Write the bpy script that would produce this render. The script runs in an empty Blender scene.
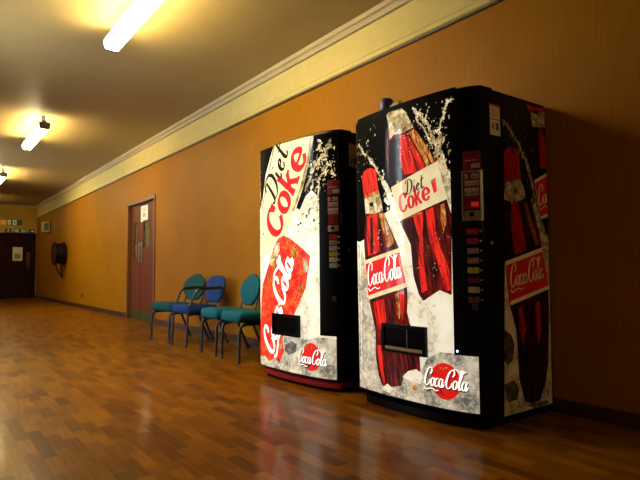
import bpy, bmesh, math, random
from mathutils import Vector, Matrix
from mathutils.geometry import tessellate_polygon
SC = bpy.context.scene
COL = SC.collection
PI = math.pi
random.seed(7)

# ------------------------------------------------------------------ materials
def node_mat(name):
    m = bpy.data.materials.new(name); m.use_nodes = True
    nt = m.node_tree
    return m, nt, nt.nodes['Principled BSDF']
def mat(name, col, rough=.5, metal=0, coat=0, emit=0, ecol=None, spec=.5, noise=0, nscale=20, bump=0):
    m, nt, b = node_mat(name)
    b.inputs['Base Color'].default_value = (*col, 1)
    b.inputs['Roughness'].default_value = rough
    b.inputs['Metallic'].default_value = metal
    b.inputs['Coat Weight'].default_value = coat
    b.inputs['Coat Roughness'].default_value = .05
    b.inputs['Specular IOR Level'].default_value = spec
    if emit:
        b.inputs['Emission Color'].default_value = (*(ecol or col), 1)
        b.inputs['Emission Strength'].default_value = emit
    if noise or bump:
        tc = nt.nodes.new('ShaderNodeTexCoord'); n = nt.nodes.new('ShaderNodeTexNoise')
        n.inputs['Scale'].default_value = nscale; n.inputs['Detail'].default_value = 4
        nt.links.new(tc.outputs['Object'], n.inputs['Vector'])
        if noise:
            r = nt.nodes.new('ShaderNodeValToRGB')
            r.color_ramp.elements[0].position = .3; r.color_ramp.elements[1].position = .7
            r.color_ramp.elements[0].color = (*[c * (1 - noise) for c in col], 1)
            r.color_ramp.elements[1].color = (*[min(1, c * (1 + noise)) for c in col], 1)
            nt.links.new(n.outputs['Fac'], r.inputs['Fac'])
            nt.links.new(r.outputs['Color'], b.inputs['Base Color'])
            if emit and not ecol: nt.links.new(r.outputs['Color'], b.inputs['Emission Color'])
        if bump:
            bp = nt.nodes.new('ShaderNodeBump'); bp.inputs['Strength'].default_value = bump
            bp.inputs['Distance'].default_value = .003
            nt.links.new(n.outputs['Fac'], bp.inputs['Height']); nt.links.new(bp.outputs['Normal'], b.inputs['Normal'])
    return m

def ice_mat(name, dark, mid, light, emit, coat, sc=14):
    """printed picture of crushed ice: crackled cells and cloudy patches"""
    m, nt, b = node_mat(name)
    tc = nt.nodes.new('ShaderNodeTexCoord')
    v = nt.nodes.new('ShaderNodeTexVoronoi'); v.inputs['Scale'].default_value = sc * 1.6
    v.feature = 'DISTANCE_TO_EDGE'
    n = nt.nodes.new('ShaderNodeTexNoise'); n.inputs['Scale'].default_value = sc * .55; n.inputs['Detail'].default_value = 7
    n.inputs['Roughness'].default_value = .68
    n2 = nt.nodes.new('ShaderNodeTexNoise'); n2.inputs['Scale'].default_value = sc * 3; n2.inputs['Detail'].default_value = 3
    dis = nt.nodes.new('ShaderNodeMixRGB'); dis.blend_type = 'ADD'; dis.inputs['Fac'].default_value = .06
    nt.links.new(tc.outputs['Object'], n2.inputs['Vector'])
    nt.links.new(tc.outputs['Object'], dis.inputs['Color1']); nt.links.new(n2.outputs['Color'], dis.inputs['Color2'])
    nt.links.new(dis.outputs['Color'], v.inputs['Vector']); nt.links.new(tc.outputs['Object'], n.inputs['Vector'])
    mr = nt.nodes.new('ShaderNodeMapRange'); mr.inputs['From Max'].default_value = .28
    mr.inputs['To Min'].default_value = -.10; mr.inputs['To Max'].default_value = .04
    nt.links.new(v.outputs['Distance'], mr.inputs['Value'])
    ad = nt.nodes.new('ShaderNodeMath'); ad.operation = 'ADD'
    nt.links.new(n.outputs['Fac'], ad.inputs[0]); nt.links.new(mr.outputs['Result'], ad.inputs[1])
    r = nt.nodes.new('ShaderNodeValToRGB')
    e = r.color_ramp.elements; e[0].position = .30; e[0].color = (*dark, 1); e[1].position = .62; e[1].color = (*light, 1)
    k = e.new(.45); k.color = (*mid, 1)
    nt.links.new(ad.outputs[0], r.inputs['Fac']); nt.links.new(r.outputs['Color'], b.inputs['Base Color'])
    b.inputs['Roughness'].default_value = .5; b.inputs['Specular IOR Level'].default_value = .08; b.inputs['Coat Weight'].default_value = coat; b.inputs['Coat Roughness'].default_value = .05
    if emit:
        nt.links.new(r.outputs['Color'], b.inputs['Emission Color']); b.inputs['Emission Strength'].default_value = emit
    return m

def streak_mat(name, stops, emit, coat, sc=(60,60,7), rot=12):
    """printed picture of a bottle of dark cola: streaks that run along the bottle"""
    m, nt, b = node_mat(name)
    tc = nt.nodes.new('ShaderNodeTexCoord'); mp = nt.nodes.new('ShaderNodeMapping')
    rt_ = nt.nodes.new('ShaderNodeVectorRotate'); rt_.rotation_type = 'Y_AXIS'; rt_.inputs['Angle'].default_value = math.radians(rot)
    mp.inputs['Scale'].default_value = sc
    n = nt.nodes.new('ShaderNodeTexNoise'); n.inputs['Scale'].default_value = 1; n.inputs['Detail'].default_value = 4; n.inputs['Roughness'].default_value = .6
    nt.links.new(tc.outputs['Object'], rt_.inputs['Vector']); nt.links.new(rt_.outputs['Vector'], mp.inputs['Vector']); nt.links.new(mp.outputs['Vector'], n.inputs['Vector'])
    r = nt.nodes.new('ShaderNodeValToRGB'); e = r.color_ramp.elements
    e[0].position = stops[0][0]; e[0].color = (*stops[0][1], 1); e[1].position = stops[-1][0]; e[1].color = (*stops[-1][1], 1)
    for p, c in stops[1:-1]: k = e.new(p); k.color = (*c, 1)
    nt.links.new(n.outputs['Fac'], r.inputs['Fac']); nt.links.new(r.outputs['Color'], b.inputs['Base Color'])
    b.inputs['Roughness'].default_value = .5; b.inputs['Specular IOR Level'].default_value = .08
    b.inputs['Coat Weight'].default_value = coat; b.inputs['Coat Roughness'].default_value = .05
    if emit:
        nt.links.new(r.outputs['Color'], b.inputs['Emission Color']); b.inputs['Emission Strength'].default_value = emit
    return m
EM = PRINT_EMIT = 0.34           # emission added to the front panel prints, scaled per colour
PC = .17                  # clear plastic over the print
PR = {
 'ice': ice_mat('print_ice', (.50,.46,.33), (.86,.80,.60), (.95,.91,.74), EM*1.2, PC),
 'grey': ice_mat('print_grey_ice', (.17,.165,.125), (.58,.54,.41), (.88,.82,.64), EM*.8, PC, 15),
 'greydark': ice_mat('print_dark_ice', (.02,.022,.025), (.09,.09,.09), (.3,.29,.26), EM*.6, PC, 17),
 'black': mat('print_black', (.0015,.0015,.0015), .4, spec=.02, coat=.09),
 'dark':  mat('print_dark', (.012,.010,.008), .4, spec=.08, coat=PC),
 'ink':   mat('print_ink', (.006,.005,.005), .4, spec=.08, coat=PC),
 'cola': streak_mat('print_cola', [(.36,(.008,.001,.001)),(.48,(.05,.003,.002)),(.60,(.16,.006,.004)),(.74,(.42,.012,.008))], EM, PC),
 'maroon':mat('print_maroon', (.03,.002,.002), .4, spec=.08, coat=PC, emit=EM),
 'red': streak_mat('print_red', [(.30,(.10,.004,.003)),(.42,(.42,.010,.006)),(.55,(.72,.018,.010)),(.72,(.85,.05,.02))], EM*1.3, PC, (50,50,5)),
 'redlabel': mat('print_red_label', (.78,.016,.012), .4, spec=.08, coat=PC, emit=EM),
 'canred': ice_mat('print_can_red', (.50,.010,.008), (.74,.020,.012), (.88,.16,.03), EM*1.2, PC, 20),
 'letter_red': mat('print_letter_red', (.66,.012,.016), .4, spec=.08, coat=PC, emit=EM),
 'amber': streak_mat('print_amber', [(.34,(.10,.015,.004)),(.46,(.42,.12,.015)),(.58,(.62,.28,.05)),(.72,(.85,.62,.25))], EM, PC, (70,70,22)),
 'gold': ice_mat('print_gold', (.05,.03,.008), (.34,.23,.08), (.62,.50,.26), EM, PC, 34),
 'foam': ice_mat('print_foam', (.12,.075,.02), (.58,.46,.24), (.92,.86,.62), EM, PC, 38),
 'cream': mat('print_cream', (.84,.71,.42), .4, spec=.08, coat=PC, emit=EM, noise=.10, nscale=12),
 'white': mat('print_white', (.92,.90,.82), .4, spec=.08, coat=PC, emit=EM*1.7),
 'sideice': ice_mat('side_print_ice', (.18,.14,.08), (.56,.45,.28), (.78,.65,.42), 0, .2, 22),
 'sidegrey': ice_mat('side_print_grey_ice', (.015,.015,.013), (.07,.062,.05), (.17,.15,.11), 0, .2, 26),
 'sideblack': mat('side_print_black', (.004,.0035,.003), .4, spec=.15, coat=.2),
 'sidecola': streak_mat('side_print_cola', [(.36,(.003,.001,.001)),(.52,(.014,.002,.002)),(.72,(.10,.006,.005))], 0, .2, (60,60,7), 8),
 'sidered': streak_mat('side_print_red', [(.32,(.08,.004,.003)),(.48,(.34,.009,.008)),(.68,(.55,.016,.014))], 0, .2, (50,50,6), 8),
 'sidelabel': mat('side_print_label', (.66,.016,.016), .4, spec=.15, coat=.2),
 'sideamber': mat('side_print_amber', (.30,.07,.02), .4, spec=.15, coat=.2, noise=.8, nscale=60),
 'sidefoam': ice_mat('side_print_foam', (.02,.012,.005), (.36,.28,.15), (.75,.62,.38), 0, .2, 42),
 'sidecream': mat('side_print_cream', (.82,.70,.46), .4, spec=.15, coat=.2),
}
PKEYS = list(PR)
black_metal = mat('black_painted_steel', (.003,.003,.0033), .4, coat=.06, spec=.1, noise=.2, nscale=40)
black_gloss = mat('black_gloss_plastic', (.0025,.0025,.003), .3, coat=.12, spec=.08)
black_in = mat('black_recess', (.002,.002,.002), .8, spec=.05)
red_paint = mat('red_painted_steel', (.40,.012,.020), .35, coat=.3)
steel = mat('brushed_steel', (.42,.38,.30), .35, metal=1, noise=.1, nscale=60)
gold_ledge = mat('tan_metal_ledge', (.36,.25,.09), .4, metal=.3)
smoke = mat('smoked_plastic', (.0018,.0018,.002), .3, coat=.02, spec=.04)

def wall_mat(name, c1, c2, sx=90, sz=5, bump=.25):
    m, nt, b = node_mat(name)
    tc = nt.nodes.new('ShaderNodeTexCoord'); mp = nt.nodes.new('ShaderNodeMapping')
    mp.inputs['Scale'].default_value = (sx, sx, sz)
    n = nt.nodes.new('ShaderNodeTexNoise'); n.inputs['Scale'].default_value = 1; n.inputs['Detail'].default_value = 5
    n2 = nt.nodes.new('ShaderNodeTexNoise'); n2.inputs['Scale'].default_value = 1.3; n2.inputs['Detail'].default_value = 3
    nt.links.new(tc.outputs['Object'], mp.inputs['Vector']); nt.links.new(mp.outputs['Vector'], n.inputs['Vector'])
    nt.links.new(tc.outputs['Object'], n2.inputs['Vector'])
    a = nt.nodes.new('ShaderNodeMath'); a.operation = 'MULTIPLY_ADD'; a.inputs[1].default_value = .55
    nt.links.new(n.outputs['Fac'], a.inputs[0])
    h = nt.nodes.new('ShaderNodeMath'); h.operation = 'MULTIPLY'; h.inputs[1].default_value = .45
    nt.links.new(n2.outputs['Fac'], h.inputs[0]); nt.links.new(h.outputs[0], a.inputs[2])
    r = nt.nodes.new('ShaderNodeValToRGB')
    r.color_ramp.elements[0].position = .32; r.color_ramp.elements[1].position = .68
    r.color_ramp.elements[0].color = (*c1, 1); r.color_ramp.elements[1].color = (*c2, 1)
    nt.links.new(a.outputs[0], r.inputs['Fac']); nt.links.new(r.outputs['Color'], b.inputs['Base Color'])
    b.inputs['Roughness'].default_value = .55; b.inputs['Specular IOR Level'].default_value = .12
    bp = nt.nodes.new('ShaderNodeBump'); bp.inputs['Strength'].default_value = bump; bp.inputs['Distance'].default_value = .002
    nt.links.new(n.outputs['Fac'], bp.inputs['Height']); nt.links.new(bp.outputs['Normal'], b.inputs['Normal'])
    return m
orange_wall = wall_mat('orange_woven_wall', (.25,.096,.0004), (.345,.137,.0010))
cream_paint = wall_mat('cream_paint', (.52,.42,.14), (.59,.48,.18), 8, 8, .1)
yellow_cream = wall_mat('yellow_cream_paint', (.50,.34,.05), (.56,.39,.07), 8, 8, .1)
ceiling_mat = wall_mat('ceiling_paint', (.33,.242,.095), (.37,.275,.115), 5, 5, .1)
cornice_mat = mat('cornice_paint', (.44,.345,.18), .6, noise=.06, nscale=8)
brown_trim = mat('brown_stained_wood', (.050,.016,.006), .45, noise=.4, nscale=14)
dark_trim = mat('dark_picture_rail', (.06,.03,.008), .5, noise=.3, nscale=14)

def wood_mat(name, c1, c2, rough=.35, sc=(40,40,2.2), coat=.2):
    m, nt, b = node_mat(name)
    tc = nt.nodes.new('ShaderNodeTexCoord'); mp = nt.nodes.new('ShaderNodeMapping'); mp.inputs['Scale'].default_value = sc
    n = nt.nodes.new('ShaderNodeTexNoise'); n.inputs['Scale'].default_value = 1; n.inputs['Detail'].default_value = 6; n.inputs['Distortion'].default_value = .6
    r = nt.nodes.new('ShaderNodeValToRGB'); r.color_ramp.elements[0].position = .35; r.color_ramp.elements[1].position = .66
    r.color_ramp.elements[0].color = (*c1, 1); r.color_ramp.elements[1].color = (*c2, 1)
    nt.links.new(tc.outputs['Object'], mp.inputs['Vector']); nt.links.new(mp.outputs['Vector'], n.inputs['Vector'])
    nt.links.new(n.outputs['Fac'], r.inputs['Fac']); nt.links.new(r.outputs['Color'], b.inputs['Base Color'])
    b.inputs['Roughness'].default_value = rough; b.inputs['Coat Weight'].default_value = coat; b.inputs['Coat Roughness'].default_value = .15
    return m
door_wood = wood_mat('red_brown_door_veneer', (.090,.019,.004), (.155,.035,.007), .5, coat=0)
door_wood.node_tree.nodes['Principled BSDF'].inputs['Specular IOR Level'].default_value = .2
dark_door = wood_mat('dark_door_veneer', (.016,.003,.003), (.030,.006,.005), .55, coat=.0)
dark_door.node_tree.nodes['Principled BSDF'].inputs['Specular IOR Level'].default_value = .12
frame_wood = wood_mat('door_frame_wood', (.13,.045,.005), (.19,.072,.008), .5, coat=.03)

def floor_material():
    m, nt, b = node_mat('varnished_strip_parquet')
    tc = nt.nodes.new('ShaderNodeTexCoord'); mp = nt.nodes.new('ShaderNodeMapping')
    mp.inputs['Rotation'].default_value = (0, 0, PI/2)
    nt.links.new(tc.outputs['Object'], mp.inputs['Vector'])
    br = nt.nodes.new('ShaderNodeTexBrick')
    for k, v in (('Scale',1),('Mortar Size',.0012),('Mortar Smooth',.1),('Bias',-.05),('Brick Width',.25),('Row Height',.066)):
        br.inputs[k].default_value = v
    br.offset = .43; br.offset_frequency = 2
    br.inputs['Color1'].default_value = (.0,.0,.0,1); br.inputs['Color2'].default_value = (1,1,1,1); br.inputs['Mortar'].default_value = (.2,.2,.2,1)
    nt.links.new(mp.outputs['Vector'], br.inputs['Vector'])
    r = nt.nodes.new('ShaderNodeValToRGB')
    e = r.color_ramp.elements; e[0].position = 0; e[0].color = (.105,.029,.0002,1); e[1].position = 1; e[1].color = (.275,.105,.0006,1)
    k = e.new(.30); k.color = (.175,.059,.0003,1); k = e.new(.7); k.color = (.22,.080,.0004,1)
    nt.links.new(br.outputs['Color'], r.inputs['Fac'])
    mg = nt.nodes.new('ShaderNodeMapping'); mg.inputs['Scale'].default_value = (60, 4, 1)
    nt.links.new(tc.outputs['Object'], mg.inputs['Vector'])
    n = nt.nodes.new('ShaderNodeTexNoise'); n.inputs['Scale'].default_value = 1; n.inputs['Detail'].default_value = 5
    nt.links.new(mg.outputs['Vector'], n.inputs['Vector'])
    g = nt.nodes.new('ShaderNodeMapRange'); g.inputs['From Min'].default_value = .3; g.inputs['From Max'].default_value = .7
    g.inputs['To Min'].default_value = .72; g.inputs['To Max'].default_value = 1.18
    nt.links.new(n.outputs['Fac'], g.inputs['Value'])
    mx = nt.nodes.new('ShaderNodeMixRGB'); mx.blend_type = 'MULTIPLY'; mx.inputs['Fac'].default_value = 1
    nt.links.new(r.outputs['Color'], mx.inputs['Color1']); nt.links.new(g.outputs['Result'], mx.inputs['Color2'])
    nt.links.new(mx.outputs['Color'], b.inputs['Base Color'])
    n3 = nt.nodes.new('ShaderNodeTexNoise'); n3.inputs['Scale'].default_value = 2.2; n3.inputs['Detail'].default_value = 4
    nt.links.new(tc.outputs['Object'], n3.inputs['Vector'])
    rr = nt.nodes.new('ShaderNodeMapRange'); rr.inputs['To Min'].default_value = .36; rr.inputs['To Max'].default_value = .44
    nt.links.new(n3.outputs['Fac'], rr.inputs['Value']); nt.links.new(rr.outputs['Result'], b.inputs['Roughness'])
    b.inputs['Coat Weight'].default_value = .32; b.inputs['Coat Roughness'].default_value = .14; b.inputs['Specular IOR Level'].default_value = .06
    bp = nt.nodes.new('ShaderNodeBump'); bp.inputs['Strength'].default_value = .08; bp.inputs['Distance'].default_value = .002
    nt.links.new(n3.outputs['Fac'], bp.inputs['Height'])
    bp2 = nt.nodes.new('ShaderNodeBump'); bp2.inputs['Strength'].default_value = .25; bp2.inputs['Distance'].default_value = .001; bp2.invert = True
    nt.links.new(br.outputs['Fac'], bp2.inputs['Height']); nt.links.new(bp.outputs['Normal'], bp2.inputs['Normal'])
    nt.links.new(bp2.outputs['Normal'], b.inputs['Normal'])
    return m
floor_mat = floor_material()

teal = mat('teal_upholstery', (.004,.092,.125), .85, noise=.25, nscale=160, bump=.3, spec=.2)
green_teal = mat('dark_teal_upholstery', (.004,.066,.066), .85, noise=.25, nscale=160, bump=.3, spec=.2)
blue = mat('blue_upholstery', (.008,.040,.160), .85, noise=.25, nscale=160, bump=.3, spec=.2)
tube_mat = mat('dark_grey_steel_tube', (.030,.036,.042), .35, metal=.4, coat=.3)

# ------------------------------------------------------------------ mesh helpers
class MB:
    def __init__(s): s.v = []; s.f = []; s.m = []
    def add(s, verts, faces, mi=0):
        o = len(s.v); s.v += [tuple(v) for v in verts]
        for f in faces: s.f.append([o + i for i in f]); s.m.append(mi)
    def box(s, x0, x1, y0, y1, z0, z1, b=0, mi=0):
        bm = bmesh.new(); bmesh.ops.create_cube(bm, size=1)
        for v in bm.verts: v.co = Vector(((x0+x1)/2 + v.co.x*(x1-x0), (y0+y1)/2 + v.co.y*(y1-y0), (z0+z1)/2 + v.co.z*(z1-z0)))
        if b: bmesh.ops.bevel(bm, geom=bm.edges[:], offset=b, segments=2, profile=.5, affect='EDGES')
        s.bm(bm, mi)
    def bm(s, bm, mi=0):
        bm.verts.index_update()
        s.add([v.co for v in bm.verts], [[v.index for v in f.verts] for f in bm.faces], mi); bm.free()
    def tube(s, pts, r, n=10, mi=0, cap=True):
        pts = [Vector(p) for p in pts]; rings = []
        t0 = (pts[1]-pts[0]).normalized()
        up = Vector((0,0,1)) if abs(t0.z) < .9 else Vector((1,0,0))
        nrm = t0.cross(up).normalized()
        for i, p in enumerate(pts):
            t = (pts[min(i+1,len(pts)-1)] - pts[max(i-1,0)]).normalized()
            nrm = (nrm - t*nrm.dot(t)).normalized(); bn = t.cross(nrm)
            rr = r[i] if isinstance(r, (list,tuple)) else r
            rings.append([p + (nrm*math.cos(a) + bn*math.sin(a))*rr for a in [2*PI*k/n for k in range(n)]])
        vs = [v for g in rings for v in g]
        fs = [[i*n+k, i*n+(k+1)%n, (i+1)*n+(k+1)%n, (i+1)*n+k] for i in range(len(rings)-1) for k in range(n)]
        if cap: fs += [list(range(n))[::-1], [(len(rings)-1)*n+k for k in range(n)]]
        s.add(vs, fs, mi)
    def lathe(s, prof, n=32, mi=0, axis='z', c=(0,0,0)):
        vs = []
        for r, h in prof:
            for k in range(n):
                a = 2*PI*k/n; p = (r*math.cos(a), r*math.sin(a), h)
                if axis == 'x': p = (p[2], p[0], p[1])
                if axis == 'y': p = (p[0], p[2], p[1])
                vs.append((p[0]+c[0], p[1]+c[1], p[2]+c[2]))
        fs = [[i*n+k, i*n+(k+1)%n, (i+1)*n+(k+1)%n, (i+1)*n+k] for i in range(len(prof)-1) for k in range(n)]
        s.add(vs, fs, mi)
    def prism(s, poly, lo, hi, axis, mi=0):
        """closed outline (2-D) extruded along one axis"""
        n = len(poly)
        def P(a, b, t): return {'x': (t,a,b), 'y': (a,t,b), 'z': (a,b,t)}[axis]
        s.add([P(a,b,lo) for a,b in poly] + [P(a,b,hi) for a,b in poly],
              [list(range(n))[::-1], list(range(n,2*n))] + [[i,(i+1)%n,n+(i+1)%n,n+i] for i in range(n)], mi)
    def build(s, name, mats, parent=None, smooth=False, loc=None):
        me = bpy.data.meshes.new(name); me.from_pydata(s.v, [], s.f)
        for m in (mats if isinstance(mats, list) else [mats]): me.materials.append(m)
        me.polygons.foreach_set('material_index', s.m); me.update()
        bm = bmesh.new(); bm.from_mesh(me); bmesh.ops.recalc_face_normals(bm, faces=bm.faces[:]); bm.to_mesh(me); bm.free()
        if smooth:
            for p in me.polygons: p.use_smooth = True
            try: me.set_sharp_from_angle(angle=math.radians(40))
            except Exception: pass
        o = bpy.data.objects.new(name, me); COL.objects.link(o)
        if parent: o.parent = parent
        if loc: o.location = loc
        return o
def smooth_path(pts, n=6):
    """Catmull-Rom through the points (2-D or 3-D)"""
    P = [Vector(p) for p in pts]; out = []
    for i in range(len(P)-1):
        a = P[i-1] if i else P[0]*2-P[1]; b = P[i]; c = P[i+1]; d = P[i+2] if i+2 < len(P) else P[-1]*2-P[-2]
        for k in range(n):
            t = k/n
            out.append(.5*((2*b) + (c-a)*t + (2*a-5*b+4*c-d)*t*t + (3*b-a-3*c+d)*t**3))
    out.append(P[-1]); return out
def round_path(pts, r, n=6):
    """polyline with its corners rounded"""
    P = [Vector(p) for p in pts]; out = [P[0]]
    for i in range(1, len(P)-1):
        a = (P[i-1]-P[i]); c = (P[i+1]-P[i]); k = min(r, a.length*.49, c.length*.49)
        a = P[i]+a.normalized()*k; c = P[i]+c.normalized()*k
        for j in range(n+1):
            t = j/n; out.append(a*(1-t)**2 + P[i]*2*t*(1-t) + c*t*t)
    out.append(P[-1]); return out
def closed_smooth(pts, n=6):
    P = [Vector(p) for p in pts]; m = len(P); out = []
    for i in range(m):
        a, b, c, d = P[i-1], P[i], P[(i+1)%m], P[(i+2)%m]
        for k in range(n):
            t = k/n; out.append(.5*((2*b) + (c-a)*t + (2*a-5*b+4*c-d)*t*t + (3*b-a-3*c+d)*t**3))
    return out

def thing(name, label, cat, loc=(0,0,0), rz=0, group=None):
    o = bpy.data.objects.new(name, None); COL.objects.link(o); o.empty_display_size = .1
    o.location = loc; o.rotation_euler = (0,0,rz); tag(o, label, cat, group); return o
def tag(o, label, cat, group=None):
    o['label'] = label; o['category'] = cat
    if group: o['group'] = group
    return o
def struct(o): o['kind'] = 'structure'; return o

# ------------------------------------------------------------------ room
WX, CZ, LX, Y0, Y1 = 3.013, 3.0025, -.62, -9.0, 19.7
mb = MB(); mb.box(LX-.2, WX+.4, Y0-.2, Y1+.3, -.12, 0); struct(mb.build('floor', floor_mat))
mb = MB(); mb.box(LX-.2, WX+.4, Y0-.2, Y1+.3, CZ, CZ+.12); struct(mb.build('ceiling', ceiling_mat))
DY0, DY1, DZ = 8.58, 9.94, 2.035           # opening of the double door in the right wall
mb = MB()
for (a, b, z0, z1, mi) in ((Y0-.2, DY0, 0, 2.60, 0), (DY1, Y1+.2, 0, 2.60, 0), (DY0, DY1, DZ, 2.60, 0), (Y0-.2, Y1+.2, 2.60, CZ, 1)):
    mb.box(WX, WX+.2, a, b, z0, z1, mi=mi)
mb.box(WX+.2, WX+.3, DY0-.3, DY1+.3, 0, 2.4)
struct(mb.build('wall_right', [orange_wall, cream_paint]))
WINDOWS = ((4.96, 5.62), (11.15, 11.85))          # tall windows in the left wall
WZ0, WZ1 = .45, 2.90
mb = MB(); ya = Y0-.2
for a, b in WINDOWS:
    mb.box(LX-.2, LX, ya, a, 0, CZ); mb.box(LX-.2, LX, a, b, 0, WZ0); mb.box(LX-.2, LX, a, b, WZ1, CZ); ya = b
mb.box(LX-.2, LX, ya, Y1+.2, 0, CZ)
struct(mb.build('wall_left', wood_mat('brown_panelled_wall', (.085,.036,.008), (.13,.056,.012), .6, (8,8,1.2), 0)))
EX0, EX1, EZ = 1.05, 2.925, 2.035
mb = MB()
mb.box(LX, EX0, Y1, Y1+.2, 0, CZ); mb.box(EX1, WX, Y1, Y1+.2, 0, CZ); mb.box(EX0, EX1, Y1, Y1+.2, EZ, CZ)
mb.box(LX, WX, Y1+.2, Y1+.3, 0, CZ)
struct(mb.build('wall_far', yellow_cream))
mb = MB(); mb.box(LX, WX, Y0-.2, Y0, 0, CZ); struct(mb.build('wall_near', orange_wall))
# cornice strip under the ceiling, picture rail, skirting boards
mb = MB(); mb.prism([(WX,CZ),(WX-.073,CZ),(WX-.073,CZ-.040),(WX-.052,CZ-.048),(WX-.030,CZ-.080),(WX,CZ-.080)], Y0, Y1, 'y')
struct(mb.build('trim_1', cornice_mat))
mb = MB(); mb.prism([(WX,2.668),(WX-.010,2.668),(WX-.022,2.652),(WX-.022,2.618),(WX,2.606)], Y0, Y1, 'y')
mb.prism([(WX,2.606),(WX-.018,2.606),(WX-.018,2.590),(WX,2.588)], Y0, Y1, 'y', mi=1)
struct(mb.build('trim_2', [cream_paint, dark_trim]))
mb = MB(); mb.prism([(LX,CZ),(WX-.07,CZ),(WX-.07,CZ-.05),(LX,CZ-.05)], Y1-.06, Y1, 'y'); struct(mb.build('trim_3', cornice_mat))
def skirt(name, spans, x0, x1):
    mb = MB()
    for a, b in spans: mb.box(x0, x1, a, b, 0, .084, .004)
    struct(mb.build(name, brown_trim))
skirt('baseboard_right', [(Y0, DY0-.075), (DY1+.075, Y1)], WX-.016, WX)
skirt('baseboard_left', [(Y0, Y1)], LX, LX+.016)
mb = MB(); mb.box(LX+.016, EX0-.06, Y1-.016, Y1, 0, .084, .004); struct(mb.build('baseboard_far', brown_trim))

# window with glass; daylight comes through it
glass, gnt, gb = node_mat('window_glass')
gnt.nodes.remove(gb); tr = gnt.nodes.new('ShaderNodeBsdfTransparent'); gl = gnt.nodes.new('ShaderNodeBsdfGlossy'); gl.inputs['Roughness'].default_value = .02
ms = gnt.nodes.new('ShaderNodeMixShader'); ms.inputs[0].default_value = .06
gnt.links.new(tr.outputs[0], ms.inputs[1]); gnt.links.new(gl.outputs[0], ms.inputs[2]); gnt.links.new(ms.outputs[0], gnt.nodes['Material Output'].inputs['Surface'])
white_paint = mat('white_gloss_paint', (.7,.68,.62), .4, noise=.05)
for k, (WY0, WY1) in enumerate(WINDOWS):
    w = MB()
    for z0, z1 in ((WZ0, WZ0+.05), (WZ1-.05, WZ1), (2.02, 2.05)): w.box(LX-.13, LX-.07, WY0, WY1, z0, z1, .004)
    for a, b in ((WY0, WY0+.05), (WY1-.05, WY1), (WY0+.36, WY0+.50)): w.box(LX-.13, LX-.07, a, b, WZ0, WZ1, .004)
    win = struct(w.build('window_%d' % (k+1), white_paint))
    w = MB(); w.box(LX-.102, LX-.098, WY0+.03, WY1-.03, WZ0+.03, WZ1-.03); w.build('pane', glass, win)
    w = MB(); w.box(LX-.07, LX+.05, WY0-.04, WY1+.04, WZ0-.03, WZ0, .006); w.build('window_sill', white_paint, win)

# double door in the right wall
vision = mat('wired_glass', (.16,.14,.07), .15, coat=.6, noise=.3, nscale=12)
green_plate = mat('green_brown_kick_plate', (.045,.070,.016), .4, metal=.3, noise=.2, nscale=10)
handle_mat = mat('satin_metal', (.30,.26,.18), .35, metal=.8)
mb = MB(); RX = WX+.05           # leaf face is set back in the wall
fw = .05
mb.box(WX-.018, WX+.14, DY0-fw, DY0+.012, 0, DZ+fw, .004); mb.box(WX-.018, WX+.14, DY1-.012, DY1+fw, 0, DZ+fw, .004)
mb.box(WX-.018, WX+.14, DY0+.012, DY1-.012, DZ-.012, DZ+fw, .004)
d1 = struct(mb.build('door_1', frame_wood))
mid = 9.43
for k, (a, b) in enumerate(((DY0+.014, mid-.002), (mid+.002, DY1-.014))):
    g0, g1 = (8.93, 9.26) if k == 0 else (9.57, 9.75)
    z0, z1 = (1.245, 1.70)
    if k: z0, z1 = 1.08, 1.71
    m_ = MB()
    for (p, q, r0, r1) in ((a, g0, 0, DZ-.014), (g1, b, 0, DZ-.014), (g0, g1, 0, z0), (g0, g1, z1, DZ-.014)): m_.box(RX, RX+.045, p, q, .006 if r0 == 0 else r0, r1)
    leaf = m_.build('door_leaf', door_wood, d1)
    m_ = MB(); m_.box(RX+.016, RX+.024, g0, g1, z0, z1); m_.build('vision_panel', vision, leaf)
    m_ = MB()
    for (p, q, r0, r1) in ((g0-.012, g0+.006, z0-.012, z1+.012), (g1-.006, g1+.012, z0-.012, z1+.012), (g0+.006, g1-.006, z0-.012, z0+.006), (g0+.006, g1-.006, z1-.006, z1+.012)): m_.box(RX-.006, RX+.004, p, q, r0, r1)
    m_.build('glazing_bead', door_wood, leaf)
    m_ = MB(); m_.box(RX-.004, RX, a+.02, b-.02, .012, .15, .001); m_.build('kick_plate', green_plate, leaf)
    hy = mid-.07 if k == 0 else mid+.07
    m_ = MB(); m_.box(RX-.003, RX, hy-.035, hy+.035, 1.0, 1.34, .001)
    m_.tube(round_path([(RX, hy, 1.06), (RX-.045, hy, 1.06), (RX-.045, hy, 1.28), (RX, hy, 1.28)], .02), .009); m_.build('pull_handle', handle_mat, leaf, smooth=True)
# far double door
mb = MB(); fx = .06
mb.box(EX0-fx, EX0+.01, Y1-.02, Y1+.12, 0, EZ+fx, .004); mb.box(EX1-.01, EX1+fx, Y1-.02, Y1+.12, 0, EZ+fx, .004); mb.box(EX0+.01, EX1-.01, Y1-.02, Y1+.12, EZ-.01, EZ+fx, .004)
d2 = struct(mb.build('door_2', dark_door))
midx = (EX0+EX1)/2
for a, b, h in ((EX0+.012, midx-.002, 1.18), (midx+.002, EX1-.012, 2.79)):
    m_ = MB(); m_.box(a, b, Y1+.03, Y1+.075, .006, EZ-.012, .002); leaf = m_.build('door_leaf', dark_door, d2)
    m_ = MB(); m_.box(h-.055, h+.055, Y1+.027, Y1+.030, .94, 1.48, .001)
    m_.tube(round_path([(h, Y1+.03, 1.05), (h, Y1-.02, 1.05), (h, Y1-.02, 1.35), (h, Y1+.03, 1.35)], .02), .01); m_.build('handle_plate', mat('dull_bronze', (.10,.055,.025), .4, metal=.6), leaf, smooth=True)

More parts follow.
